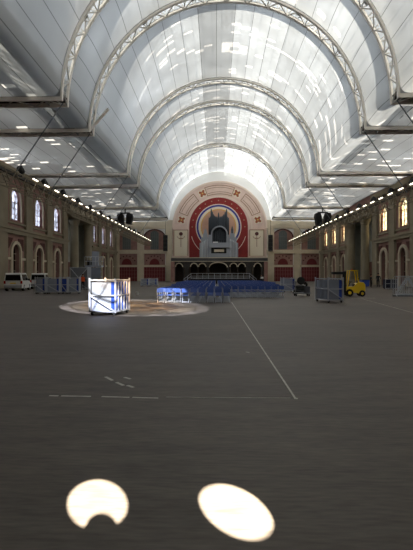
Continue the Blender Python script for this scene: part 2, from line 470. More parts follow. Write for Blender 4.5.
# ------------------------------------------------------------------ walls
def wallM(side):
    # local x -> along the wall, local y -> out of the wall into the room, local z -> up
    if side == 'left':  return Matrix(((0,1,0,XL),(1,0,0,0),(0,0,1,0),(0,0,0,1)))
    if side == 'right': return Matrix(((0,-1,0,XR),(1,0,0,0),(0,0,1,0),(0,0,0,1)))
    if side == 'end':   return Matrix(((1,0,0,0),(0,-1,0,YE),(0,0,1,0),(0,0,0,1)))
BAYS = [49.0, 56.4, 63.8, 71.2, 93.4, 100.8, 108.2]
PIL = [45.3, 52.7, 60.1, 67.5, 74.7, 90.6, 97.1, 104.5, 111.9]
RW = 2.8
wn = 0
for side in ('left', 'right'):
    Mx = wallM(side)
    uph = [arch_poly(s, RW, 8.9, 11.6, 8) for s in BAYS]
    loh = [arch_poly(s, 2.2, .0+.02, 4.6, 10, .25) for s in BAYS]
    w_ = MB(Mx).plate([(YN, 0), (YE, 0), (YE, ZT), (YN, ZT)], uph+loh+[[(76.0, .02), (90.2, .02), (90.2, 12.0), (76.0, 12.0)]], -.7, 0).build('wall_'+side, M['pink'])
    struct(w_)
    # pilasters, string course, plinth, cornice
    for s in PIL:
        p_ = MB(Mx)
        p_.box(s-1.05, 0, 0, s+1.05, .35, 14.6); p_.box(s-1.2, 0, 0, s+1.2, .5, 1.0); p_.box(s-1.25, 0, 13.9, s+1.25, .6, 14.6)
        p_.build('pilaster', M['cream'], w_)
    c_ = MB(Mx)
    for (s0, s1) in ((YN, 75.7), (90.4, YE)):
        c_.box(s0, 0, 7.0, s1, .42, 7.5); c_.box(s0, 0, 7.5, s1, .62, 7.85); c_.box(s0, 0, 14.6, s1, .7, 15.4); c_.box(s0, 0, 8.35, s1, .25, 8.6)
    c_.build('string_course', M['cream'], w_)
    for s in BAYS:
        c_ = MB(Mx)
        for sx in (-1, 1):
            c_.box(s+sx*1.95-.75, 0, 3.65, s+sx*1.95+.75, .22, 3.95)
        c_.ring((s, 4.6), 1.12, 1.55, 0, pi, 0, .25, 18); c_.box(s-1.55, 0, 0, s-1.12, .25, 4.6); c_.box(s+1.12, 0, 0, s+1.55, .25, 4.6)
        c_.build('arch_moulding', M['creamlight'], w_); c_ = MB(Mx)
        c_.ring((s, 11.6), 1.41, 1.65, 0, pi, 0, .16, 14); c_.box(s-1.65, 0, 8.8, s-1.41, .16, 11.6); c_.box(s+1.41, 0, 8.8, s+1.65, .16, 11.6)
        c_.build('window_surround', M['creamlight'], w_)
    c_ = MB(Mx)
    for s in BAYS:
        for sx in (-1, 1):
            c_.prism([(s+sx*2.35, 6.5), (s+sx*2.35, 4.9), (s+sx*1.75, 5.2), (s+sx*.9, 6.2), (s+sx*.75, 6.5)], 0, .06)
    each(c_, 'spandrel_panel', M['spandrel'], w_)
    c_ = MB(Mx)          # blind backs of the lower arches
    for s in BAYS: c_.box(s-1.35, -.85, 0, s+1.35, -.68, 6.3)
    each(c_, 'arch_back', M['darkrecess'], w_)
    # window frames and panes
    for s in BAYS:
        if s < 53 : continue
        wn += 1
        fr = MB(Mx)
        for dx in (-.47, .47): fr.box(s+dx-.04, -.3, 8.9, s+dx+.04, -.22, 12.4)
        for z in (9.7, 10.5, 11.3): fr.box(s-1.4, -.3, z-.03, s+1.4, -.24, z+.03)
        fr.box(s-1.4, -.32, 8.9, s-1.25, -.14, 11.6); fr.box(s+1.25, -.32, 8.9, s+1.4, -.14, 11.6); fr.box(s-1.4, -.32, 8.9, s+1.4, -.1, 9.0)
        fo = fr.build('window_%d' % wn, M['brown']); struct(fo)
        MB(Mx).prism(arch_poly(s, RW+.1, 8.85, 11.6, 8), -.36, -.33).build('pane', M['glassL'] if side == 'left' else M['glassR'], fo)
        wn += 1
        fr = MB(Mx)          # glazed lower arches
        for dx in (-.4, .4): fr.box(s+dx-.05, -.5, 0, s+dx+.05, -.4, 5.4)
        for z in (1.1, 2.2, 3.6, 4.5): fr.box(s-1.1, -.5, z-.05, s+1.1, -.4, z+.05)
        fo = fr.build('window_%d' % wn, M['cream']); struct(fo)
        MB(Mx).prism(arch_poly(s, 2.3, 0.02, 4.6, 10, .25), -.6, -.56).build('pane', M['blackgloss'], fo)
    # portico recess
    r_ = MB(Mx)
    r_.plate([(75.5, 0), (90.7, 0), (90.7, 12.6), (75.5, 12.6)], [arch_poly(78.4, 1.3, 8.2, 11.0, 6), arch_poly(83.1, 2.4, 8.2, 10.6, 6), arch_poly(87.8, 1.3, 8.2, 11.0, 6)], -2.9, -2.6)
    r_.box(75.5, -2.7, 0, 76.0, -.1, 12.3); r_.box(90.2, -2.7, 0, 90.7, -.1, 12.3); r_.box(75.5, -2.8, 12.0, 90.7, 0, 12.4)
    rp_ = r_.build('portico_recess', M['darkrecess'], w_)
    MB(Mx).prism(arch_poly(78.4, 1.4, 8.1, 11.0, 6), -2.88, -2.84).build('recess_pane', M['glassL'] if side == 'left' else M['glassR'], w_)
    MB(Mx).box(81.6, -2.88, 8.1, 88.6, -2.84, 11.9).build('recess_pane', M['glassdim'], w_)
    d_ = MB(Mx)
    for k in range(4): d_.box(80.7+k*1.2, -2.6, 0, 81.85+k*1.2, -2.5, 4.2)
    each(d_, 'recess_door', M['brown'], w_)
    for s in (80.3, 88.4):
        cm = MB(Mx)
        cm.box(s-.95, -1.0, 0, s+.95, .95, .7)
        cm.lathe([(.92, .7), (.8, .95), (.78, 1.2), (.76, 6), (.68, 10.9), (.78, 11.0), (.78, 11.2), (.98, 11.7), (1.0, 12.0)], (s, 0, 0), 'z', 20)
        cm.build('portico_column', M['cream'], w_)
    e_ = MB(Mx).box(75.4, 0, 12.0, 90.9, 1.1, 12.7); e_.box(75.2, 0, 12.7, 91.1, 1.5, 13.1); e_.box(75.4, 0, 13.1, 90.9, .8, 14.2)
    e_.build('entablature', M['cream'], w_)

# south wall behind the camera with a rose window and two small round lights
SUN = Vector((-.25, 1, -.63)).normalized()
def back(px, py):          # where the sunray landing at a floor pixel crosses the south wall
    d = F*EYE/(py-HY); x = gx(px, d); k = (d-YN)/SUN.y
    return x-SUN.x*k, -SUN.z*k
rx, rz = back(132, 305.6); h1x, h1z = back(97.5, 502); h2x, h2z = back(234, 507)
notch = []; BX, BZ, BR = .03, -.205, .105
for i in range(48):
    t = 2*pi*i/48-pi/2; r = .222
    x = h1x+r*math.cos(t); z = h1z+r*math.sin(t)
    cx, cz = h1x+BX, h1z+BZ
    dd = math.hypot(x-cx, z-cz)
    if dd < BR: continue
    notch.append((t, x, z))
# bite: walk the bite circle between the two ends
notch.sort(key=lambda q: ((q[0]+pi/2) - math.atan2(BZ, BX)-pi/2) % (2*pi))
poly1 = [(x, z) for _, x, z in notch]
(ex, ez), (sx_, sz_) = poly1[-1], poly1[0]
a0 = math.atan2(ez-(h1z+BZ), ex-(h1x+BX)); a1 = math.atan2(sz_-(h1z+BZ), sx_-(h1x+BX))
while a1 > a0: a1 -= 2*pi
for i in range(1, 12):
    t = a0+(a1-a0)*i/12; poly1.append((h1x+BX+BR*math.cos(t), h1z+BZ+BR*math.sin(t)))
ws = MB(Matrix(((1,0,0,0),(0,1,0,YN),(0,0,1,0),(0,0,0,1)))).plate([(XL, 0), (XR, 0), (XR, 31), (XL, 31)], [circ(rx, rz, 3.9, 48), poly1, circ(h2x, h2z, .235, 40)], -.04, .0).build('wall_south', M['cream'])
struct(ws)
ro = MB().prism(circ(0, 0, 3.95, 48), -.01, .01).build('window_%d' % (wn+1), M['rose']); ro.location = (rx, YN-.06, rz); struct(ro)
tr_ = MB()
for k in range(12):
    t = 2*pi*k/12; tr_.bar((.9*math.cos(t), 0, .9*math.sin(t)), (3.9*math.cos(t), 0, 3.9*math.sin(t)), .05)
for r in (.9, 2.4, 3.3): tr_.ring((0, 0), r-.03, r+.03, 0, 2*pi, -.03, .03, 48)
tr_.build('tracery', M['cream'], ro)

# end wall
Me = wallM('end')
hole = []
we = MB(Me).plate([(XL, 0), (XR, 0), (XR, 16.3), (AX+W+1, 16.3)]+[(AX+(W+1)*math.cos(pi*i/32), 15.5+(W+1)*math.sin(pi*i/32)) for i in range(1, 32)]+[(AX-W-1, 16.3), (XL, 16.3)], [], -.6, 0).build('wall_north', M['whitewall'])
struct(we)
def ex(px): return gx(px, YE)
def ez(py): return gz(py, YE)
cr = MB(Me); pk = MB(Me); dr = MB(Me); fan = MB(Me); gw = MB(Me); dots = MB(Me); ar = MB(Me); lat = MB(Me)
endb = [(126.5, 10.5), (154.5, 10.5), (282.5, 10), (311, 10)]
for sgn, (xa, xb) in ((-1, (XL, ex(173))), (1, (ex(266), XR))):
    cr.box(xa, 0, 7.3, xb, .5, 8.3); cr.box(xa, 0, 3.75, xb, .3, 4.3); cr.box(xa, 0, 13.9, xb, .2, 16.2)
for px in (116, 140.5, 169, 270.5, 296.5, 321.5):
    cr.box(ex(px)-.85, 0, 0, ex(px)+.85, .55, 13.9)
for px, hw in endb:
    x = ex(px); h = hw*YE/F
    pk.prism([(x-h, 8.3), (x+h, 8.3), (x+h, 11.6)]+[(x+h*math.cos(pi*i/12), 11.6+2.1*math.sin(pi*i/12)) for i in range(1, 12)]+[(x-h, 11.6)], 0, .14)
    pk.box(x-h, 0, 4.3, x+h, .14, 7.3)
    for i in range(12):
        t0, t1 = pi*i/12, pi*(i+1)/12
        ar.bar((x+h*math.cos(t0), .2, 11.6+2.1*math.sin(t0)), (x+h*math.cos(t1), .2, 11.6+2.1*math.sin(t1)), .3, .25, up=(0,1,0))
    fan.prism([(x+1.35*math.cos(pi*i/14), 4.4+1.6*math.sin(pi*i/14)) for i in range(15)], .14, .22)
    for i in range(1, 8):
        t = pi*i/8
        dots.box(x+2.3*math.cos(t)-.16, .14, 4.7+2.0*math.sin(t)-.16, x+2.3*math.cos(t)+.16, .2, 4.7+2.0*math.sin(t)+.16)
    dr.box(x-h, 0, 0, x+h, .1, 3.75)
    for i in range(9): lat.box(x-h+i*h/4-.05, .1, 0, x-h+i*h/4+.05, .18, 3.75)
    for z in (.9, 1.9, 2.9): lat.box(x-h, .1, z-.05, x+h, .18, z+.05)
    wn += 1
    g = MB(Me); 
    for i in range(5): g.box(x-1.05+i*.525-.04, .16, 8.5, x-1.05+i*.525+.04, .26, 13.0)
    for z in (8.5, 9.6, 10.7, 11.8): g.box(x-1.1, .16, z-.04, x+1.1, .26, z+.04)
    go = g.build('window_%d' % (wn+1), M['steel']); struct(go)
    MB(Me).prism(arch_poly(x, 2.1, 8.45, 12.4, 8), .14, .18).build('pane', mat('end_window_glass', (96,104,100), .3), go)
cr.build('cornice', M['creamlight'], we); pk.build('brick_panel', M['pink'], we); ar.build('arch_moulding', M['spandrel'], we)
fan.build('fanlight', M['maroon'], we); dots.build('brick_ornament', M['spandrel'], we); dr.build('red_doors', M['maroon'], we); lat.build('door_lattice', mat('door_lattice_paint', (150,92,90), .7), we)

# mural
MC = ex(219.6)
mu = thing('apse_mural', 'tall arched mural with red horseshoe and pale border behind the organ', 'mural', (MC, YE, 0))
Mm = Me.copy(); Ml = Matrix.Translation((-MC, -YE, 0)) @ Me
zc = 13.9; RM = 12.45
MB(Ml).prism([(MC-RM, 4.5), (MC+RM, 4.5)]+[(MC+RM*math.cos(pi*i/40), zc+RM*math.sin(pi*i/40)) for i in range(41)], 0, .25).build('ground', M['mural'], mu)
b_ = MB(Ml); b_.ring((MC, zc), RM-.35, RM+.15, 0, pi, .2, .42, 48); b_.ring((MC, zc), 8.35, 8.7, 0, pi, .2, .32, 48); b_.build('border', M['mural_pale'], mu)
b_ = MB(Ml)
for a0, a1 in ((70, 110), (22, 53), (127, 158)):
    a0, a1 = math.radians(a0), math.radians(a1)
    for r in (9.2, 11.5): b_.ring((MC, zc), r-.1, r+.1, a0, a1, .2, .3, 14)
    for r in (9.75, 10.95): b_.ring((MC, zc), r-.07, r+.07, a0+.03, a1-.03, .2, .3, 14)
    for a in (a0, a1): b_.bar((MC+9.1*math.cos(a), .26, zc+9.1*math.sin(a)), (MC+11.6*math.cos(a), .26, zc+11.6*math.sin(a)), .2, .1, up=(0,1,0))
b_.build('scroll_panel', M['mural_line'], mu)
for a in (13, 64, 116, 167):
    r = math.radians(a); c = (MC+10.35*math.cos(r), zc+10.35*math.sin(r))
    q = MB(Ml); e = Vector((math.cos(r), math.sin(r))); f = Vector((-e.y, e.x))
    P = lambda u, v: (c[0]+(e.x*u+f.x*v)*.8, c[1]+(e.y*u+f.y*v)*.8)
    q.prism([P(-1.2,-1.2), P(1.2,-1.2), P(1.2,1.2), P(-1.2,1.2)], .2, .28); md = q.build('medallion', M['ivory'], mu)
    q = MB(Ml)
    for u, v in ((.6,.6),(-.6,.6),(.6,-.6),(-.6,-.6)): q.prism([P(u+.42*math.cos(2*pi*i/8), v+.42*math.sin(2*pi*i/8)) for i in range(8)], .28, .33)
    q.prism([P(-.8,0), P(0,-.8), P(.8,0), P(0,.8)], .28, .34); q.build('quatrefoil', M['rust'], md)
    q = MB(Ml); q.prism([P(.32*math.cos(2*pi*i/8), .32*math.sin(2*pi*i/8)) for i in range(8)], .34, .38); q.build('centre', M['gold'], md)
zr = ez(227.0); xr_ = ex(218.5); RR = 7.75
MB(Ml).prism([(xr_-RR, 5.5), (xr_+RR, 5.5)]+[(xr_+RR*math.cos(pi*i/40), zr+RR*math.sin(pi*i/40)) for i in range(41)], .24, .34).build('red_horseshoe', M['red'], mu)
b_ = MB(Ml)
for i in range(13):
    t = pi*i/12; c = (xr_+6.95*math.cos(t), zr+6.95*math.sin(t)); b_.prism([(c[0]+.18*math.cos(2*pi*k/8), c[1]+.18*math.sin(2*pi*k/8)) for k in range(8)], .34, .38)
each(b_, 'rosette', M['mural_line'], mu)
R1 = 6.05
MB(Ml).prism(circ(xr_, zr, R1, 56), .34, .40).build('pale_rim', M['mural_pale'], mu)
MB(Ml).prism(circ(xr_, zr, R1-.25, 56), .40, .44).build('blue_ring', M['navy'], mu)
MB(Ml).prism(circ(xr_, zr, R1-.75, 56), .44, .48).build('ivory_ring', M['ivory'], mu)
MB(Ml).prism(circ(xr_, zr, R1-1.35, 56), .48, .51).build('gold_ring', M['gold'], mu)
MB(Ml).prism(circ(xr_, zr, R1-1.65, 56), .51, .54).build('salmon_disc', M['salmon'], mu)
b_ = MB(Ml); b_.ring((xr_, zr-.6), 7.3, 7.45, math.radians(195), math.radians(235), .34, .4, 12); b_.ring((xr_, zr-.6), 7.3, 7.45, math.radians(-55), math.radians(-15), .34, .4, 12); each(b_, 'white_arc', M['mural_pale'], mu)
for px, nm in ((181, 'left'), (256.5, 'right')):
    x = ex(px)
    q = MB(Ml).box(x-1.85, .2, ez(256), x+1.85, .45, ez(230.5)).build('cream_panel', M['ivory'], mu)
    c_ = MB(Ml); c_.prism(circ(x, ez(234), .5, 14), .45, .55); c_.build('roundel', M['spandrel'], q)
    c_ = MB(Ml); c_.box(x-.08, .45, ez(247), x+.08, .52, ez(236)); c_.box(x-.45, .45, ez(238.6), x+.45, .52, ez(238)); c_.ring((x, ez(235)), 1.0, 1.14, math.radians(200), math.radians(340), .45, .5, 10); c_.build('emblem', M['mural_line'], q)
    c_ = MB(Ml)
    for sx in (-1, 1): c_.box(x+sx*1.85-.1, .2, ez(256), x+sx*1.85+.1, .55, ez(230))
    c_.box(x-1.95, .2, ez(230.5), x+1.95, .55, ez(229.8)); c_.build('panel_frame', M['mural_line'], q)

# ------------------------------------------------------------------ gallery with arcade
GD = 106.0
def qx(px): return gx(px, GD)
def qz(py): return gz(py, GD)
ga = thing('organ_gallery', 'dark balcony on a row of pale-edged arches under the organ', 'balcony', (qx(219.5), GD, 0))
Mg = Matrix.Translation((-qx(219.5), -GD, 0)) @ Matrix(((1,0,0,0),(0,-1,0,GD),(0,0,1,0),(0,0,0,1)))
def gm(): return MB(Mg)
arches = [(179, 8), (194, 8), (202.2, 8), (218.3, 20), (233.5, 8), (241.8, 8), (257.5, 8)]
x0, x1 = qx(171), qx(267.5)
hl = []
for px, w in arches:
    wv = w*GD/F*.9
    hl.append(arch_poly(qx(px), wv, .02, 4.55-wv/2 if w < 12 else 4.75-wv/2*.55, 14, 0 if w < 12 else -.45))
gm().plate([(x0, 0), (x1, 0), (x1, 5.0), (x0, 5.0)], hl, -.3, 0).build('arcade', mat('arcade_dark_paint', (62,58,56), .7, noise=.2, scale=1.5), ga)
for px, w in arches:
    wv = w*GD/F*.9; r = wv/2; k = 1 if w < 12 else .55; zs = 4.55-r if w < 12 else 4.75-r*.55
    m_ = gm(); m_.tube([(qx(px)+r*math.cos(pi*i/14), .04, zs+r*k*math.sin(pi*i/14)) for i in range(15)], .13, 5); m_.build('arch_rim', M['creamlight'], ga)
m_ = gm()
for px in (173.5, 184.5, 190, 198.1, 206.5, 230, 237.7, 246, 252, 263.5): m_.lathe([(.22, 0), (.22, .3), (.15, .4), (.14, 3.2), (.24, 3.5)], (qx(px), .25, 0), 'z', 8)
each(m_, 'arcade_column', M['oak'], ga)
gm().box(x0, -6.5, 4.9, x1, .3, 5.1).build('balcony_floor', M['oak'], ga)
m_ = gm(); m_.box(x0, .15, 5.1, x1, .3, 5.8)
for i in range(48): m_.box(x0+.2+i*.5-.05, .3, 5.1, x0+.2+i*.5+.05, .36, 5.75)
m_.build('parapet', mat('parapet_grey', (84,84,86), .6), ga)
m_ = gm(); m_.box(x0-.1, 0, 5.8, x1+.1, .5, 5.98); m_.box(x0-.1, .1, 4.95, x1+.1, .42, 5.08); m_.build('handrail', M['creamlight'], ga)
gm().box(x0, -6.4, 0, x1, -6.2, 4.9).build('rear_panelling', M['oak'], ga)
m_ = gm()
for s0, s1 in ((171, 187), (250, 267.5)):
    m_.box(qx(s0), -.4, 0, qx(s0)+.9, .45, 4.9) if s0 < 200 else m_.box(qx(s1)-.9, -.4, 0, qx(s1), .45, 4.9)
each(m_, 'end_pier', M['pink'], ga)

# ------------------------------------------------------------------ organ (stands on the gallery)
OD = 109.0
def ox(px): return gx(px, OD)
def oz(py): return gz(py, OD)
og = thing('pipe_organ', 'large grey pipe organ with tall dark horned pipes in front of the mural', 'organ', (ox(218.8), OD, 5.1))
Mo = Matrix.Translation((-ox(218.8), -OD, -5.1)) @ Matrix(((1,0,0,0),(0,-1,0,OD),(0,0,1,0),(0,0,0,1)))
def om(): return MB(Mo)
prof = [(209.2, 217.3), (210.3, 216.2), (211.3, 208.6), (212.4, 211.3), (213.5, 213.8), (214.6, 215.2), (215.8, 215.9), (217, 216), (218.6, 212.2), (220.2, 216), (221.4, 215.9), (222.6, 215.2), (223.8, 213.8), (225.2, 211.5), (226.6, 208.6), (227.4, 216.2), (228.5, 217.3)]
for px, py in prof:
    h = oz(py); m_ = om(); m_.lathe([(.17, oz(240)), (.2, h-.8), (.16, h-.3), (.05, h)], (ox(px), -.3, 0), 'z', 8)
    m_.build('organ_pipe', M['pipe'], og, smooth=True)
m_ = om().box(ox(209), -1.5, oz(240), ox(228.7), -.5, oz(217.5)); m_.build('pipe_chest', M['pipe'], og)
# stepped side towers
for sgn in (-1, 1):
    X = lambda px: ox(218.8+sgn*(px-218.8))
    m_ = om()
    def bx_(a, b, ya, yb, n0, n1):
        xa, xb = X(a), X(b); m_.box(min(xa, xb), n0, oz(ya), max(xa, xb), n1, oz(yb))
    bx_(229, 238, 258.2, 243, -1.2, .6); bx_(229, 236.5, 243, 237.5, -1, .5); bx_(230, 234.5, 237.5, 233.5, -.9, .4); bx_(230.8, 233.6, 233.5, 231, -.8, .3)
    m_.prism([(X(230.8), oz(231)), (X(233.6), oz(231)), (X(232.2), oz(228.5))], -.8, .3)
    bx_(226.4, 229.4, 258.2, 235, -1.2, .7)
    m_.build('side_tower', M['organ'], og)
    m_ = om()
    for i in range(5):
        m_.lathe([(.14, oz(257.5)), (.14, oz(239.5+i*.9)), (.02, oz(239+i*.9))], (X(230.2+i*1.55), .72, 0), 'z', 6)
    each(m_, 'front_pipe', M['silver'], og)
m_ = om().lathe([(.1, oz(238)), (.3, oz(236)), (.33, oz(230)), (.05, oz(226))], (ox(232.2), .1, 0), 'z', 8); m_.build('dark_finial', M['pipe'], og)
cx = ox(219.4); r0 = 7.1*OD/F; r1 = 8.4*OD/F
m_ = om(); m_.ring((cx, oz(234.4)), r0, r1, 0, pi, -.2, .9, 24)
for sx in (-1, 1): m_.box(min(cx+sx*r0, cx+sx*r1), -.2, oz(247), max(cx+sx*r0, cx+sx*r1), .9, oz(234.4))
m_.build('central_arch', M['organ'], og)
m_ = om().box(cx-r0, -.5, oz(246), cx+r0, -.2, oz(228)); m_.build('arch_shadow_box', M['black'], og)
m_ = om()
for i in range(7): m_.lathe([(.2, oz(243)), (.2, oz(229.8+abs(i-3)*1.1)), (.03, oz(229.2+abs(i-3)*1.1))], (cx+(i-3)*.52, 0, 0), 'z', 7)
each(m_, 'inner_pipe', M['pipe'], og)
m_ = om(); m_.box(ox(209.5), .3, oz(247.8), ox(229), 1.3, oz(243)); m_.build('console_box', M['organ'], og)
m_ = om(); m_.box(ox(213), 1.2, oz(243), ox(218), 1.34, oz(242.2)); m_.build('music_light', M['whitewall'], og)
m_ = om(); m_.box(ox(211), -.2, oz(258.2), ox(228), .2, oz(247.8)); m_.build('lower_case', M['black'], og)
m_ = om(); m_.box(ox(214), .2, oz(252), ox(224), .7, oz(249.4)); m_.build('keyboard_front', M['ivory'], og)
m_ = om(); m_.box(ox(211), .5, oz(258.2), ox(228), .9, oz(253.5)); m_.build('console_base', M['organ'], og)

# ------------------------------------------------------------------ stage
SD = 80.0
st = thing('stage', 'low black stage with silver hand rails before the arcade', 'stage', (gx(219.5, SD), SD, 0))
sx0, sx1 = gx(191, SD)-gx(219.5, SD), gx(249.5, SD)-gx(219.5, SD)
MB().box(sx0, 0, .8, sx1, 14, .95).build('stage_deck', M['black'], st)
m_ = MB()
for i in range(8):
    for j in (0, 6, 13): m_.bar((sx0+.3+i*(sx1-sx0-.6)/7, j+.2, 0), (sx0+.3+i*(sx1-sx0-.6)/7, j+.2, .8), .1)
each(m_, 'stage_leg', M['black'], st)
MB().box(sx0, .02, 0, sx1, .06, .8).build('stage_skirt', M['black'], st)
m_ = MB()
for z in (1.95, 1.45, 1.1): m_.tube([(sx0, .1, z), (sx1, .1, z)], .03, 5)
for i in range(11): m_.tube([(sx0+i*(sx1-sx0)/10, .1, .95), (sx0+i*(sx1-sx0)/10, .1, 1.95)], .03, 5)
m_.build('front_rail', M['silver'], st)
for sx, xa in ((-1, sx0), (1, sx1)):
    m_ = MB()
    for z in (1.95, 1.45): m_.tube([(xa, .1, z), (xa+sx*1.3, .1, z-1.05), (xa+sx*1.3, .1, 0)], .03, 5)
    m_.tube([(xa+sx*.65, .1, 0), (xa+sx*.65, .1, 1.4)], .03, 5)
    m_.build('stair_rail', M['silver'], st)
    m_ = MB()
    for k in range(4): m_.box(min(xa, xa+sx*(1.2-.3*k)), .2, .2*k, max(xa, xa+sx*(1.2-.3*k)), 1.3, .2*k+.2)
    m_.build('stair', M['black'], st)

# ------------------------------------------------------------------ lighting gantries
GLX, GLZ = 17.0, 9.75
for sx, nm, y0, y1 in ((-1, 'left', 31.0, 104.0), (1, 'right', 31.0, 106.0)):
    gxx = AX+sx*GLX; sidew = 'white vans' if sx < 0 else 'forklift side'
    t = thing('lighting_gantry', 'long lattice lighting gantry hung along the aisle above the %s' % sidew, 'lighting truss', (gxx, y0, GLZ), 0, 'lighting gantries')
    L_ = y1-y0; hw = .55
    for (dx, dz) in ((-hw, -.15), (hw, -.15), (-hw, -1.15), (hw, -1.15)):
        MB().tube([(dx, 0, dz), (dx, L_, dz)], .05, 5).build('chord', M['tan'], t)
    m_ = MB(); n = int(L_/1.9)
    for i in range(n):
        a, b = i*1.9, i*1.9+1.9
        for dx in (-hw, hw):
            m_.bar((dx, a, -.15), (dx, (a+b)/2, -1.15), .05); m_.bar((dx, (a+b)/2, -1.15), (dx, b, -.15), .05)
        m_.bar((-hw, a, -1.15), (hw, b, -1.15), .05); m_.bar((-hw, a, -.15), (hw, a, -.15), .05)
    m_.build('gantry_lattice', M['tan'], t)
    m_ = MB()
    for yf in [f[0]+.6 for f in FR]:
        if y0 <= yf <= y1:
            p = (-sx*(GLX-W-.1), yf-y0, ZC-GLZ+.05); m_.tube([p, (sx*hw, yf-y0, -.15)], .05, 5)
    each(m_, 'hanger_rod', M['steel'], t)
    m_ = MB().box(sx*hw-.12, 0, .0, sx*hw+.12, L_, .25); m_.build('cable_tray', M['deck'], t)
    # battens, strung under the gantry's inner chord
    proto = None; i = 0; y = 36.2 if sx < 0 else 38.3
    while y < y1-2:
        lb = 'lit tube light, %s from near end of gantry above the %s' % (nth(i), sidew)
        if proto is None:
            proto = thing('tube_light', lb, 'light', (gxx-sx*(hw+.1), y, GLZ), 0, 'tube lights on the gantries')
            MB().box(-.09, -.5, .02, .09, .5, .14).build('housing', M['black'], proto)
            MB().tube([(-sx*.02, -.47, -.03), (-sx*.02, .47, -.03)], .06, 8).build('tube', M['lampon'], proto)
        else:
            c = copy_tree(proto); c.location = (gxx-sx*(hw+.1), y, GLZ); tag(c, lb, 'light', 'tube lights on the gantries')
        y += 2.45; i += 1
    proto = None
    for i in range(12):
        y = 35.0+i*4.9
        lb = 'black spotlight, %s from near end on the gantry above the %s' % (nth(i), sidew)
        if proto is None:
            proto = thing('spotlight', lb, 'spotlight', (gxx, y, GLZ-.1), 0, 'spotlights on the gantries')
            MB(Matrix.Translation((0, 0, .62)) @ Matrix.Rotation(.6*sx, 4, 'Y')).lathe([(.08, -.32), (.2, -.26), (.24, -.05), (.26, .3), (.22, .32)], (0, 0, 0), 'z', 10).build('lamp_body', M['black'], proto)
            MB().tube([(0, -.3, .62), (0, -.3, .2), (0, .3, .2), (0, .3, .62)], .035, 5).tube([(0, 0, .2), (0, 0, 0)], .04, 5).build('yoke', M['black'], proto)
        else:
            c = copy_tree(proto); c.location = (gxx, y, GLZ-.1); tag(c, lb, 'spotlight', 'spotlights on the gantries')

# ------------------------------------------------------------------ hanging speakers
def cluster(px, py_top, py_bot, d, label):
    s = d/F; z0 = gz(py_bot, d); h = (py_bot-py_top)*s
    t = thing('speaker_cluster', label, 'loudspeaker', (gx(px, d), d, z0))
    for sx in (-1, 1):
        rm = Matrix.Translation((sx*3.7*s, 0, 0)) @ Matrix.Rotation(sx*.12, 4, 'Y')
        w = 3.2*s
        c = MB(rm).prism([(-w*.75, 0), (w*.75, 0), (w, h*.75), (w, h*.75+.01), (w*.7, h), (-w*.7, h), (-w, h*.75)], -.7, .7).build('cabinet', M['black'], t)
        MB(rm).prism([(-w*.6, h*.08), (w*.6, h*.08), (w*.8, h*.7), (-w*.8, h*.7)], -.76, -.7).build('grille', M['rubber'], c)
    MB().box(-5*s, -.15, h, 5*s, .15, h+.25).build('hanging_bar', M['black'], t)
    MB().tube([(0, 0, h+.2), (0, 0, 15.6-z0)], .12, 6).build('hanging_pole', M['black'], t)
cluster(124.8, 213.5, 224, 90, 'pair of black loudspeakers hanging over the left aisle')
cluster(322, 213.5, 226, 90, 'pair of black loudspeakers hanging over the right aisle')
for px, lab in ((165.3, 'left'), (270.3, 'right')):
    d = YE-1.6; t = thing('line_speaker', 'tall narrow black loudspeaker on the pier %s of the mural' % lab, 'loudspeaker', (gx(px, d), d, gz(251, d)), 0)
    for k in range(4):
        MB().prism([(-.55, k*1.05), (.55, k*1.05), (.55, k*1.05+1.0), (-.55, k*1.05+1.0)], -.4, .4).build('cabinet', M['black'], t)
    MB().tube([(0, 0, 4.1), (0, 0, 16.0-gz(251, d))], .05, 6).build('hanging_rod', M['black'], t)

# ------------------------------------------------------------------ floor tape and marks
def ground(px, py):
    d = F*EYE/(py-HY); return Vector((gx(px, d), d, 0))
def tape(p0, p1, w, label, name='floor_tape', mt='tape', grp=None, h=.004):
    a = ground(*p0); b = ground(*p1)
    o = MB(Matrix.Translation(-a)).bar(a+Vector((0,0,h/2)), b+Vector((0,0,h/2)), w, h).build(name, M[mt]); o.location = a
    tag(o, label, 'tape', grp); return o
tape((295, 398), (231.5, 302), .028, 'long thin pale line running up the floor towards the chairs', 'floor_line')
tape((294.0, 398), (297.2, 398.4), .055, 'short white tape end at the near tip of the long floor line')
dash = [((48,396.8),(57,397)), ((60,397),(90,397.3)), ((101,397.4),(129,398)), ((132,398),(158,398.6))]
for i, (a, b) in enumerate(dash): tape(a, b, .035, '%s worn white tape dash from the left in the row across the floor' % nth(i), grp='row of tape dashes')
tape((166,397.6),(290,397.6), .012, 'faint thin seam tape continuing the dashes towards the long line')
for i, (a, b, l) in enumerate((((105,377.5),(112,381),'leftmost pale scuffed tape scrap behind the dashes'), ((116,383),(123,386),'middle pale scuffed tape scrap behind the dashes'), ((124,378),(130,379.5),'small pale tape scrap, farthest of those behind the dashes'), ((127,386),(133,388),'rightmost pale scuffed tape scrap behind the dashes'))):
    tape(a, b, .05, l, grp='tape scraps')
tape((350,298),(374,298), .14, 'short pale strip on the floor below the yellow forklift')
tape((336,303.5),(345,304), .1, 'pale strip on the floor at the foot of the right cage')
tape((362,299),(413,313), .03, 'thin pale line crossing the floor at far right')
tape((246,352),(249,352.5), .05, 'tiny white paper scrap right of the long floor line')

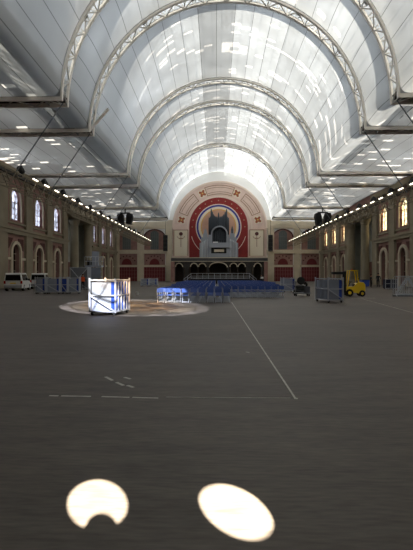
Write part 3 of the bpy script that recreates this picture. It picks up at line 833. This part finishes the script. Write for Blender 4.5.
# ------------------------------------------------------------------ cages
def make_cage(label, loc, rz, w=1.1, l=1.5, h=1.55, boards=4, board='grey_board', grp='wheeled storage cages'):
    t = thing('storage_cage', label, 'cage', loc, rz, grp)
    r = .032; zb = .17
    for x in (0, w):
        for y in (0, l): MB().bar((x, y, zb-.05), (x, y, h), .06).build('corner_post', M['silver'], t)
    for z, nm in ((h-.09, 'top_rail'), (zb, 'bottom_rail'), (zb+(h-zb)*.48, 'middle_rail')):
        m_ = MB()
        for y in (0, l): m_.bar((0, y, z), (w, y, z), .05)
        for x in (0, w): m_.bar((x, 0, z), (x, l, z), .05)
        m_.build(nm, M['silver'], t)
    zm = zb+(h-zb)*.48
    MB().bar((0, -.01, zm), (w, -.01, zb), .05).build('brace', M['silver'], t)
    MB().bar((0, l*.97, zm), (w, l*.97, h-.09), .05).build('brace', M['silver'], t)
    if boards == 0: MB().bar((0, -.01, h-.1), (w/2, -.01, zm), .06).build('brace', M['silver'], t); MB().bar((w/2, -.01, zm), (w, -.01, h-.1), .06).build('brace', M['silver'], t); MB().box(.05, .2, zb, w-.05, .24, h-.1).build('mesh_back', M['steel'], t)
    m_ = MB()
    for k in range(1, 5): m_.bar((w, l*k/5, zb), (w, l*k/5, h-.09), .045)
    m_.build('side_bar', M['silver'], t)
    MB().box(.03, .03, zb-.02, w-.03, l-.03, zb+.02).build('base_deck', M['steel'], t)
    for x in (.08, w-.08):
        for y in (.08, l-.08):
            c = MB().lathe([(.07, -.03), (.07, .03)], (x, y, .07), 'x', 12).build('castor', M['rubber'], t)
            MB().box(x-.045, y-.05, .07, x+.045, y+.05, zb-.02).build('castor_fork', M['steel'], c)
    for k in range(boards):
        y = .08+k*(l-.16)/max(1, boards-1)
        o = MB().box(.05, y, zb+.02, w-.22, y+.07, h-.16).build('board', M[board], t)
        MB().box(w-.22, y-.01, zb+.02, w-.05, y+.08, h-.16).build('blue_edge', M['blue'], o)
    return t
def at(px, py): 
    p = ground(px, py); return (p.x, p.y, 0)
def shift(loc, w, rz): return (loc[0]-w*math.cos(rz), loc[1]-w*math.sin(rz), 0)
rz = math.radians(-10); P0 = shift((gx(115, 17.25), 17.25, 0), 1.12, rz)
make_cage('brightly sunlit silver cage of white boards on the light patch', P0, rz, 1.12, 1.5, 1.53)
# right-hand cage: shows its left side, so rotated
rz = math.radians(14); B = Vector((gx(327.4, 25.6), 25.6, 0))
make_cage('grey wheeled cage with diagonal brace beside the yellow forklift', (B.x, B.y, 0), rz, .98, 1.6, 1.52, 4, 'grey_board')
for i, (px, w, l, lab, bd) in enumerate(((33.5, .84, .6, 'dim grey cage directly in front of the half hidden white van', 'grey_board'), (44.6, 1.08, .6, 'dim grey cage between the blue narrow cage and the one by the van', 'grey_board'), (59, .5, .6, 'narrow blue-panelled cage in the row that starts before the vans', 'blue'), (65.5, .95, .6, 'dim grey cage beside the person in the orange vest', 'grey_board'))):
    d = 37.0; make_cage(lab, (gx(px, d), d+i*.12, 0), math.radians(4), w, l, 1.48, 3, bd)
make_cage('tall empty grey cage frame behind the row of cages, beside the scissor lift', (gx(69, 47), 47, 0), 0, 1.95, 1.2, 2.55, 0, 'steel')
make_cage('grey cage at the end of the chair rows beside the cable trolley', (gx(283.5, 41), 41, 0), .1, 1.1, 1.2, 1.43, 2, 'grey_board')
make_cage('far grey cage standing left of the chair rows', (gx(140.5, 62), 62, 0), .0, 1.1, 1.2, 1.2, 2, 'grey_board')
make_cage('far grey cage nearer the chairs, right of its twin', (gx(149, 62), 62, 0), .0, 1.1, 1.2, 1.2, 2, 'grey_board')

# ------------------------------------------------------------------ equipment trolley, cases, barriers, box
d = 33.5
t = thing('equipment_trolley', 'grey wheeled trolley heaped with black cable coils right of the chairs', 'trolley', (gx(294.5, d), d, 0))
MB().box(0, 0, .2, 1.25, .9, .28).build('platform', M['steel'], t)
for x in (.12, 1.13):
    for y in (.12, .78): MB().lathe([(.1, -.04), (.1, .04)], (x, y, .1), 'x', 12).build('wheel', M['rubber'], t)
MB().tube([(.06, .05, .28), (.06, .05, 1.15), (.06, .85, 1.15), (.06, .85, .28)], .03, 6).build('push_handle', M['steel'], t)
for z, r, x in ((.42, .34, .45), (.58, .33, .5), (.74, .32, .46)):
    MB().tube([(x+r*math.cos(2*pi*i/18), .45+r*math.sin(2*pi*i/18), z) for i in range(18)], .11, 7, closed=True).build('cable_coil', M['black'], t)
MB().lathe([(.26, -.12), (.3, -.1), (.3, .1), (.26, .12)], (.55, .42, 1.2), 'y', 20).build('cable_drum', M['black'], t)
MB().bar((.55, .42, .3), (.55, .42, 1.2), .08).build('drum_post', M['steel'], t)
MB().box(.78, .1, .28, 1.2, .8, .75).build('box', mat('grey_tool_box', (74,76,84), .6), t)
MB().tube([(.98, .45, .75), (1.0, .4, .95), (.9, .3, 1.05), (.8, .35, .92)], .09, 7).build('hose', M['black'], t)
for i, (px, lab) in enumerate(((384, 'dark flight case at left of the pair by the right wall'), (390, 'dark flight case behind the silver barriers by the right wall'))):
    d = 50.0; w = .6
    t = thing('flight_case', lab, 'case', (gx(px, d), d, 0), 0, 'flight cases')
    MB().box(0, 0, .12, w, .8, 1.15).build('case_body', M['cloth_navy'], t)
    m_ = MB()
    for x in (0, w): m_.bar((x, 0, .12), (x, 0, 1.15), .05)
    for z in (.12, .65, 1.15): m_.bar((0, 0, z), (w, 0, z), .05)
    m_.build('edging', M['silver'], t)
    for x in (.1, w-.1): each(MB().lathe([(.06, -.03), (.06, .03)], (x, .15, .06), 'x', 10).lathe([(.06, -.03), (.06, .03)], (x, .65, .06), 'x', 10), 'castor', M['rubber'], t)
d = 58.6
t = thing('blue_bin', 'blue box bin behind the forklift near the column', 'bin', (gx(361.5, d), d, 0))
MB().prism([(0, .1), (.85, .1), (.95, .95), (-.1, .95)], 0, .8).build('bin_body', M['blue'], t); MB().prism([(-.14, .95), (.99, .95), (.95, 1.03), (-.1, 1.03)], -.04, .84).build('lid', M['cloth_navy'], t)
each(MB().lathe([(.08, -.03), (.08, .03)], (.15, .4, .08), 'x', 10).lathe([(.08, -.03), (.08, .03)], (.7, .4, .08), 'x', 10), 'wheel', M['rubber'], t)
def barrier(label, loc, rz):
    t = thing('crowd_barrier', label, 'barrier', loc, rz, 'silver crowd barriers')
    w, h = 1.9, 1.55
    MB().tube([(0, 0, .12), (0, 0, h-.15), (.12, 0, h), (w-.12, 0, h), (w, 0, h-.15), (w, 0, .12), (0, 0, .12)], .028, 6).build('frame', M['silver'], t)
    m_ = MB()
    for i in range(1, 10): m_.tube([(w*i/10, 0, .12), (w*i/10, 0, h)], .012, 5)
    m_.build('bar', M['silver'], t)
    for x in (.2, w-.2): MB().tube([(x, -.35, .03), (x, -.1, .12), (x, .1, .12), (x, .35, .03)], .03, 6).build('foot', M['silver'], t)
    MB().bar((.1, -.03, .15), (w*.5, -.03, h-.1), .05).bar((w*.5, -.03, h-.1), (w-.1, -.03, .15), .05).build('brace', M['silver'], t)
    MB().box(-.05, -.06, .0, w+.05, .06, .1).build('base_beam', M['steel'], t)
barrier('silver barrier panel at far right, nearest the camera', (gx(391.5, 33.5), 33.5, 0), math.radians(-8))
barrier('silver barrier panel standing second in the stack at far right', (gx(393.5, 34.5), 34.5, 0), math.radians(0))
barrier('silver barrier panel at the back of the stack at far right', (gx(396, 35.6), 35.6, 0), math.radians(8))
d = 35.5
t = thing('plastic_tub', 'small white plastic tub on the floor right of the sunlit cage', 'tub', (gx(137, d), d, 0))
MB().lathe([(.09, 0), (.11, .2), (.12, .21), (.12, .23), (.1, .23)], (0, 0, 0), 'z', 14).build('tub_body', M['white'], t); MB().lathe([(.122, .225), (.122, .25), (.1, .255)], (0, 0, 0), 'z', 14).build('lid', M['white'], t)

# scissor lift
d = 52.0
t = thing('scissor_lift', 'grey scissor lift raised behind the left cages', 'lift', (gx(93.5, d), d, 0))
m_ = MB().box(-.95, -.6, .25, .95, .6, .8); m_.build('chassis', M['grey_board'], t)
for x in (-.7, .7):
    for y in (-.62, .62): MB().lathe([(.26, -.09), (.26, .09)], (x, y, .26), 'y', 14).build('wheel', M['rubber'], t)
for y in (-.45, .45):
    m_ = MB()
    for k in range(3):
        z = .8+k*.62; m_.bar((-.8, y, z), (.8, y, z+.62), .1, .07); m_.bar((.8, y+.05, z), (-.8, y+.05, z+.62), .1, .07)
    m_.build('scissor_arm', M['silver'], t)
MB().box(-1.0, -.62, 2.62, 1.0, .62, 2.8).build('platform', M['grey_board'], t)
MB().box(-.95, -.64, 1.2, .95, -.6, 2.55).build('side_cover', mat('lift_grey_cover', (120,126,138), .6), t)
m_ = MB()
for z in (3.3, 3.85):
    m_.tube([(-.98, -.6, z), (.98, -.6, z), (.98, .6, z), (-.98, .6, z)], .03, 5, closed=True)
for x in (-.98, -.33, .33, .98):
    for y in (-.6, .6): m_.tube([(x, y, 2.8), (x, y, 3.85)], .03, 5)
m_.build('guard_rail', M['silver'], t)
MB().box(-.2, -.3, 2.8, .55, .3, 4.5).build('mast_box', M['grey_board'], t); MB().box(-.75, -.4, 2.8, -.3, .2, 3.4).build('control_box', M['black'], t)

# ------------------------------------------------------------------ vans
def van(label, loc, rz):
    t = thing('van', label, 'van', loc, rz)     # rear faces local -y
    w = .9; L_ = 4.4
    def sect(y, zb, zt, wb, wt, zm): return [(-wb, y, zb), (wb, y, zb), (wb, y, zm), (wt, y, zt), (-wt, y, zt), (-wb, y, zm)]
    secs = [sect(0, .35, 1.78, .86, .70, 1.0), sect(.15, .28, 1.86, .90, .74, 1.0), sect(2.6, .28, 1.88, .90, .74, 1.0), sect(3.3, .28, 1.1, .90, .80, 1.0), sect(4.25, .3, .95, .86, .72, .8), sect(4.4, .4, .8, .78, .66, .7)]
    secs[2] = sect(2.4, .28, 1.88, .90, .74, 1.0)
    vs = [v for s in secs for v in s]; fs = []
    for i in range(len(secs)-1):
        for k in range(6): fs.append((i*6+k, i*6+(k+1) % 6, i*6+6+(k+1) % 6, i*6+6+k))
    fs += [(5,4,3,2,1,0), tuple((len(secs)-1)*6+k for k in range(6))]
    b = MB().add(vs, fs).build('body', M['white'], t)
    MB().add([(-.76, -.03, 1.08), (.76, -.03, 1.08), (.68, -.03, 1.66), (-.68, -.03, 1.66), (-.76, .05, 1.08), (.76, .05, 1.08), (.68, .05, 1.66), (-.68, .05, 1.66)], [(0,1,2,3),(7,6,5,4),(0,4,5,1),(3,2,6,7),(0,3,7,4),(1,5,6,2)]).build('rear_window', M['blackgloss'], t)
    for sx in (-1, 1):
        for y0, y1 in ((.3, 1.15), (1.22, 2.0), (2.07, 2.75)):
            tp = 1 if y1 < 2.5 else .25
            MB().add([(sx*.905, y0, 1.08), (sx*.905, y1, 1.08), (sx*.78, y0+(y1-y0)*(1 if tp == 1 else .35), 1.7), (sx*.78, y0, 1.7), (sx*.86, y0, 1.08), (sx*.86, y1, 1.08), (sx*.7, y0+(y1-y0)*(1 if tp == 1 else .35), 1.7), (sx*.7, y0, 1.7)], [(0,1,2,3),(7,6,5,4),(0,4,5,1),(3,2,6,7),(0,3,7,4),(1,5,6,2)]).build('side_window', M['blackgloss'], t)
        MB().box(sx*.8-.09, -.04, .75, sx*.8+.09, .06, 1.05).build('tail_light', M['red_light'], t)
        MB().box(sx*1.0-.1, 2.6, 1.05, sx*1.0+.1, 2.72, 1.25).build('mirror', M['black'], t)
        for y in (.85, 3.45):
            c = MB().lathe([(.22, -.11), (.33, -.1), (.33, .1), (.22, .11)], (sx*.8, y, .33), 'x', 18).build('wheel', M['rubber'], t)
            MB().lathe([(.19, -.13), (.19, .13)], (sx*.8, y, .33), 'x', 12).build('hubcap', M['silver'], c)
    MB().add([(-.72, 2.46, 1.84), (.72, 2.46, 1.84), (.8, 3.3, 1.14), (-.8, 3.3, 1.14)], [(0,1,2,3)]).build('windscreen', M['blackgloss'], t)
    MB().box(-.84, -.1, .35, .84, .08, .6).build('bumper', mat('bumper_grey', (150,150,150), .5), t)
    MB().box(-.27, -.05, .75, .27, .0, .87).build('number_plate', M['yellow'], t)
    return t
v1 = van('white van at far left, its dark rear window towards us', (gx(11.0, 43.5), 43.5, 0), math.radians(12))
v2 = van('white van half hidden behind the left cages', (gx(36.5, 50.0), 50.0, 0), math.radians(14))

# ------------------------------------------------------------------ forklift (forks towards local -x)
d = 33.6
t = thing('forklift', 'yellow forklift truck with overhead guard beside a grey cage', 'forklift', (gx(354, d), d, 0), math.radians(-6)); t.scale = (.9, .9, .97)
MB().prism([(-.75, .35), (-.75, .75), (-.2, .78), (-.05, .95), (.1, 1.08), (.62, 1.08), (.74, .95), (.74, .45), (.6, .3), (.25, .25)], -.5, .5).build('chassis', M['yellow'], t)
MB().prism([(.25, .95), (.3, 1.15), (.62, 1.12), (.7, .95)], -.45, .45).build('engine_hood', M['yellow'], t)
m_ = MB()
for y in (-.45, .45):
    m_.bar((-.72, y, .7), (-.55, y, 2.05), .08); m_.bar((.2, y, 1.0), (.05, y, 2.05), .08)
each(m_, 'guard_post', M['yellow'], t)
m_ = MB().box(-.62, -.5, 2.02, .15, -.42, 2.08); m_.box(-.62, .42, 2.02, .15, .5, 2.08)
for i in range(6): m_.box(-.6+i*.14, -.45, 2.03, -.56+i*.14, .45, 2.07)
m_.build('overhead_guard', M['yellow'], t)
MB().prism([(-.2, .78), (.22, .85), (.22, .98), (.32, 1.45), (.2, 1.48), (.1, 1.0), (-.2, .95)], -.25, .25).build('seat', M['black'], t)
MB().tube([(-.55, 0, .78), (-.4, 0, 1.15)], .03, 6).lathe([(.16, 1.14), (.18, 1.16), (.16, 1.18)], (-.38, 0, 0), 'z', 12).build('steering_wheel', M['black'], t)
for x, r in ((-.55, .3), (.48, .25)):
    for y in (-.5, .5):
        c = MB().lathe([(r*.7, -.1), (r, -.08), (r, .08), (r*.7, .1)], (x, y, r), 'y', 18).build('wheel', M['rubber'], t)
        MB().lathe([(r*.45, -.12), (r*.45, .12)], (x, y, r), 'y', 12).build('hub', M['yellow'], c)
m_ = MB()
for y in (-.32, .32): m_.box(-.95, y-.05, .1, -.82, y+.05, 2.0)
m_.box(-.95, -.35, 1.9, -.82, .35, 2.0); m_.box(-.95, -.35, 1.0, -.85, .35, 1.1)
m_.build('mast', M['black'], t)
m_ = MB().box(-1.02, -.5, .3, -.96, .5, .45); m_.box(-1.02, -.5, .75, -.96, .5, .85)
for i in range(6): m_.box(-1.02, -.5+i*.19, .3, -.96, -.45+i*.19, 1.25)
m_.build('carriage', M['black'], t)
for y in (-.3, .3): MB().box(-2.0, y-.06, .08, -.98, y+.06, .13).box(-1.04, y-.06, .08, -.97, y+.06, .8).build('fork', M['steel'], t)
MB().box(-1.9, -.55, 1.75, -.98, .55, 1.95).build('load_guard', M['black'], t); MB().bar((-1.0, 0, 1.2), (-1.0, 0, 1.8), .08).build('guard_bracket', M['black'], t)
MB().lathe([(.06, 2.08), (.06, 2.16), (.03, 2.18)], (-.2, .3, 0), 'z', 10).build('beacon', M['hivis'], t)

# ------------------------------------------------------------------ people
def person(label, loc, rz, top, legs_m, hair=True, vest=False, arm=0, height=1.74, prop=None):
    t = thing('person', label, 'person', loc, rz)     # faces local -y
    k = height/1.74
    J = {'pel': (0,0,.95,.135), 'wst': (0,.0,1.08,.125), 'chs': (0,.0,1.30,.15), 'nk': (0,.01,1.47,.06), 'hd': (0,-.01,1.56,.085), 'hd2': (0,-.02,1.66,.1), 'hd3': (0,-.01,1.72,.06)}
    for s, sx in (('L', -1), ('R', 1)):
        J['hip'+s] = (sx*.1, 0, .88, .1); J['kn'+s] = (sx*.11, -.02-.05*arm*sx, .48, .065); J['an'+s] = (sx*.12, .03+.06*arm*sx, .09, .045); J['to'+s] = (sx*.14, -.13+.06*arm*sx, .04, .04)
        J['sh'+s] = (sx*.19, .01, 1.39, .065); J['el'+s] = (sx*.25, .04, 1.12, .047)
        J['wr'+s] = (sx*.22, -.16-.1*arm, .98+.16*arm, .033); J['ha'+s] = (sx*.2, -.23-.1*arm, .95+.18*arm, .04)
    E = [('pel','wst'),('wst','chs'),('chs','nk'),('nk','hd'),('hd','hd2'),('hd2','hd3')]
    for s in 'LR': E += [('pel','hip'+s),('hip'+s,'kn'+s),('kn'+s,'an'+s),('an'+s,'to'+s),('chs','sh'+s),('sh'+s,'el'+s),('el'+s,'wr'+s),('wr'+s,'ha'+s)]
    nm = list(J); me = bpy.data.meshes.new('figure'); me.from_pydata([tuple(c*k for c in J[n][:3]) for n in nm], [(nm.index(a), nm.index(b)) for a, b in E], [])
    ob = bpy.data.objects.new('figure', me); COL.objects.link(ob)
    sk = ob.modifiers.new('s', 'SKIN'); sub = ob.modifiers.new('u', 'SUBSURF'); sub.levels = 2; sub.render_levels = 2
    for i, n in enumerate(nm):
        sv = me.skin_vertices[0].data[i]; r = J[n][3]*k; sv.radius = (r, r*.8 if n in ('pel','wst','chs') else r); sv.use_root = (n == 'pel')
    dg = bpy.context.evaluated_depsgraph_get(); dg.update()
    m2 = bpy.data.meshes.new_from_object(ob.evaluated_get(dg)); bpy.data.objects.remove(ob)
    for mt in (M['skin'], top, legs_m, M['black']): m2.materials.append(mt)
    for p in m2.polygons:
        c = p.center/k; p.use_smooth = True
        armx = abs(c.x) > .15 and c.y < -.17 and c.z > .9
        p.material_index = 0 if (c.z > 1.46 or armx) else 1 if c.z > .93 else 2 if c.z > .1 else 3
    b = bpy.data.objects.new('body', m2); COL.objects.link(b); b.parent = t
    MB().lathe([(.115*k, 1.62*k), (.122*k, 1.68*k), (.11*k, 1.75*k), (.06*k, 1.79*k)], (0, .02, 0), 'z', 14).build('hair', M['hair'], t, True)
    f = MB()
    for sx in (-1, 1): f.lathe([(.012, -.126*k), (.012, -.11*k)], (sx*.035*k, 0, 1.66*k), 'y', 8)
    each(f, 'eye', M['black'], t)
    MB().prism([(-.018, 1.61*k), (.018, 1.61*k), (0, 1.655*k)], -.14*k, -.1*k).build('nose', M['skin'], t)
    if vest:
        MB().lathe([(.2, .95), (.2, 1.1), (.215, 1.3), (.19, 1.42)], (0, 0, 0), 'z', 14).build('vest', M['hivis'], t)
    if prop: MB().box(-.2, -.42, 1.08, .2, -.3, 1.36).build('paper', M['shirt_white'], t, label='white sheet held in both hands')
    return t
person('person in an orange vest standing beside the left cage row', (gx(82, 46), 46, 0), .4, M['cloth_dark'], M['cloth_dark'], vest=True)
person('person in dark clothes by the right columns, left of the pair', (gx(369.8, 57), 57, 0), .8, M['cloth_dark'], M['cloth_dark'], arm=.5, height=1.7)
person('taller person in dark clothes by the right wall, right of the pair', (gx(376.8, 57), 57, 0), -.5, M['cloth_dark'], M['cloth_dark'], height=1.85)
person('person in black standing at the back of the chairs holding a white sheet', (gx(261.3, 68), 68, 0), .2, M['cloth_dark'], M['cloth_dark'], arm=.8, prop=True, height=1.7)

# ------------------------------------------------------------------ chairs
def chair_parts():
    seat = MB().prism([(-.18, .43), (.18, .43), (.18, .46), (-.18, .46)], -.19, .2).mesh('seat', M['seat_blue'])
    bk = MB(); pts = [(-.195, .62), (.195, .62), (.205, .84), (.17, .86), (-.17, .86), (-.205, .84)]
    bk.prism(pts, -.255, -.225); back = bk.mesh('backrest', M['seat_blue'])
    legs = []
    for sx in (-1, 1):
        m_ = MB(); x = sx*.198
        m_.tube([(x, -.24, .84), (x, -.2, .5), (x, .22, .01)], .018, 5); m_.tube([(x*.93, .17, .45), (x*.93, -.22, .01)], .018, 5)
        legs.append(m_.mesh('side_frame', M['silver']))
    cb = MB().tube([(-.2, -.19, .05), (.2, -.19, .05)], .011, 5).tube([(-.2, .19, .05), (.2, .19, .05)], .011, 5).mesh('cross_bar', M['silver'])
    return [('seat', seat), ('backrest', back), ('side_frame', legs[0]), ('side_frame', legs[1]), ('cross_bar', cb)]
CP = chair_parts()
rowsL = []; rows = []
y = 25.6; r = 0
places = []
while y < 63:
    xs = []
    if y < 31.0: xs = [-3.28+.49*i for i in range(9)]
    else:
        nl = 7 if y < 36 else 8 if y < 46 else 9
        xs = [.2-.475*(i+1) for i in range(nl)][::-1]+[.42+.475*i for i in range(10 if y < 36 else 11 if y < 46 else 13)]
    rows.append((y, xs)); y += .95 if y < 31 else .92
cnt = 0; rest = MB(); tot = 0
for ri, (y, xs) in enumerate(rows):
    for ci, x in enumerate(xs):
        jx = x+random.uniform(-.006, .006); jy = y+random.uniform(-.04, .04); rz = random.uniform(-.015, .015)
        if cnt < 300:
            lab = 'blue folding chair, %s from the cage end in the %s row' % (nth(ci), nth(ri))
            t = thing('folding_chair', lab, 'chair', (jx, jy, 0), rz, 'rows of blue folding chairs')
            for nm, me in CP:
                o = bpy.data.objects.new(nm, me); COL.objects.link(o); o.parent = t
            cnt += 1
        else:
            M4 = Matrix.Translation((jx, jy, 0)) @ Matrix.Rotation(rz, 4, 'Z')
            for nm, me in CP:
                if nm == 'cross_bar': continue
                rest.M = M4; rest.add([tuple(v.co) for v in me.vertices], [tuple(p.vertices) for p in me.polygons])
            tot += 1
rest.M = Matrix.Identity(4)
me = rest.mesh('chair_rows'); me.materials.append(M['seat_blue']); me.materials.append(M['silver'])
for p in me.polygons:
    pass
sizes = [(len(m.polygons), 0 if nm in ('seat', 'backrest') else 1) for nm, m in CP if nm != 'cross_bar']; i = 0
while i < len(me.polygons):
    for n, mi in sizes:
        for q in range(n): me.polygons[i+q].material_index = mi
        i += n
o = bpy.data.objects.new('folding_chairs', me); COL.objects.link(o); tag(o, 'blue folding chairs filling the far rows up to the stage', 'chairs'); o['kind'] = 'stuff'

# ------------------------------------------------------------------ light, sky, camera
sd = bpy.data.lights.new('sun', 'SUN'); sd.energy = 125; sd.angle = math.radians(.25); sd.color = (1, .92, .79)
so = bpy.data.objects.new('sun', sd); COL.objects.link(so); so.rotation_euler = SUN.to_track_quat('-Z', 'Y').to_euler()
wd = bpy.data.worlds.new('sky'); S.world = wd; wd.use_nodes = True
bg = wd.node_tree.nodes['Background']; bg.inputs[0].default_value = (.86,.93,1.0,1); bg.inputs[1].default_value = 13.0
cd = bpy.data.cameras.new('camera'); cd.sensor_fit = 'VERTICAL'; cd.sensor_height = 36; cd.lens = 36*F/550; cd.clip_end = 400; cd.clip_start = .05
co = bpy.data.objects.new('camera', cd); COL.objects.link(co)
co.location = (0, 0, EYE); co.rotation_euler = (pi/2, 0, math.atan((VX-206.5)/F)); S.camera = co
S.view_settings.view_transform = 'Standard'; S.view_settings.look = 'None'; S.view_settings.gamma = 1; S.view_settings.use_curve_mapping = False
S.view_settings.exposure = 0
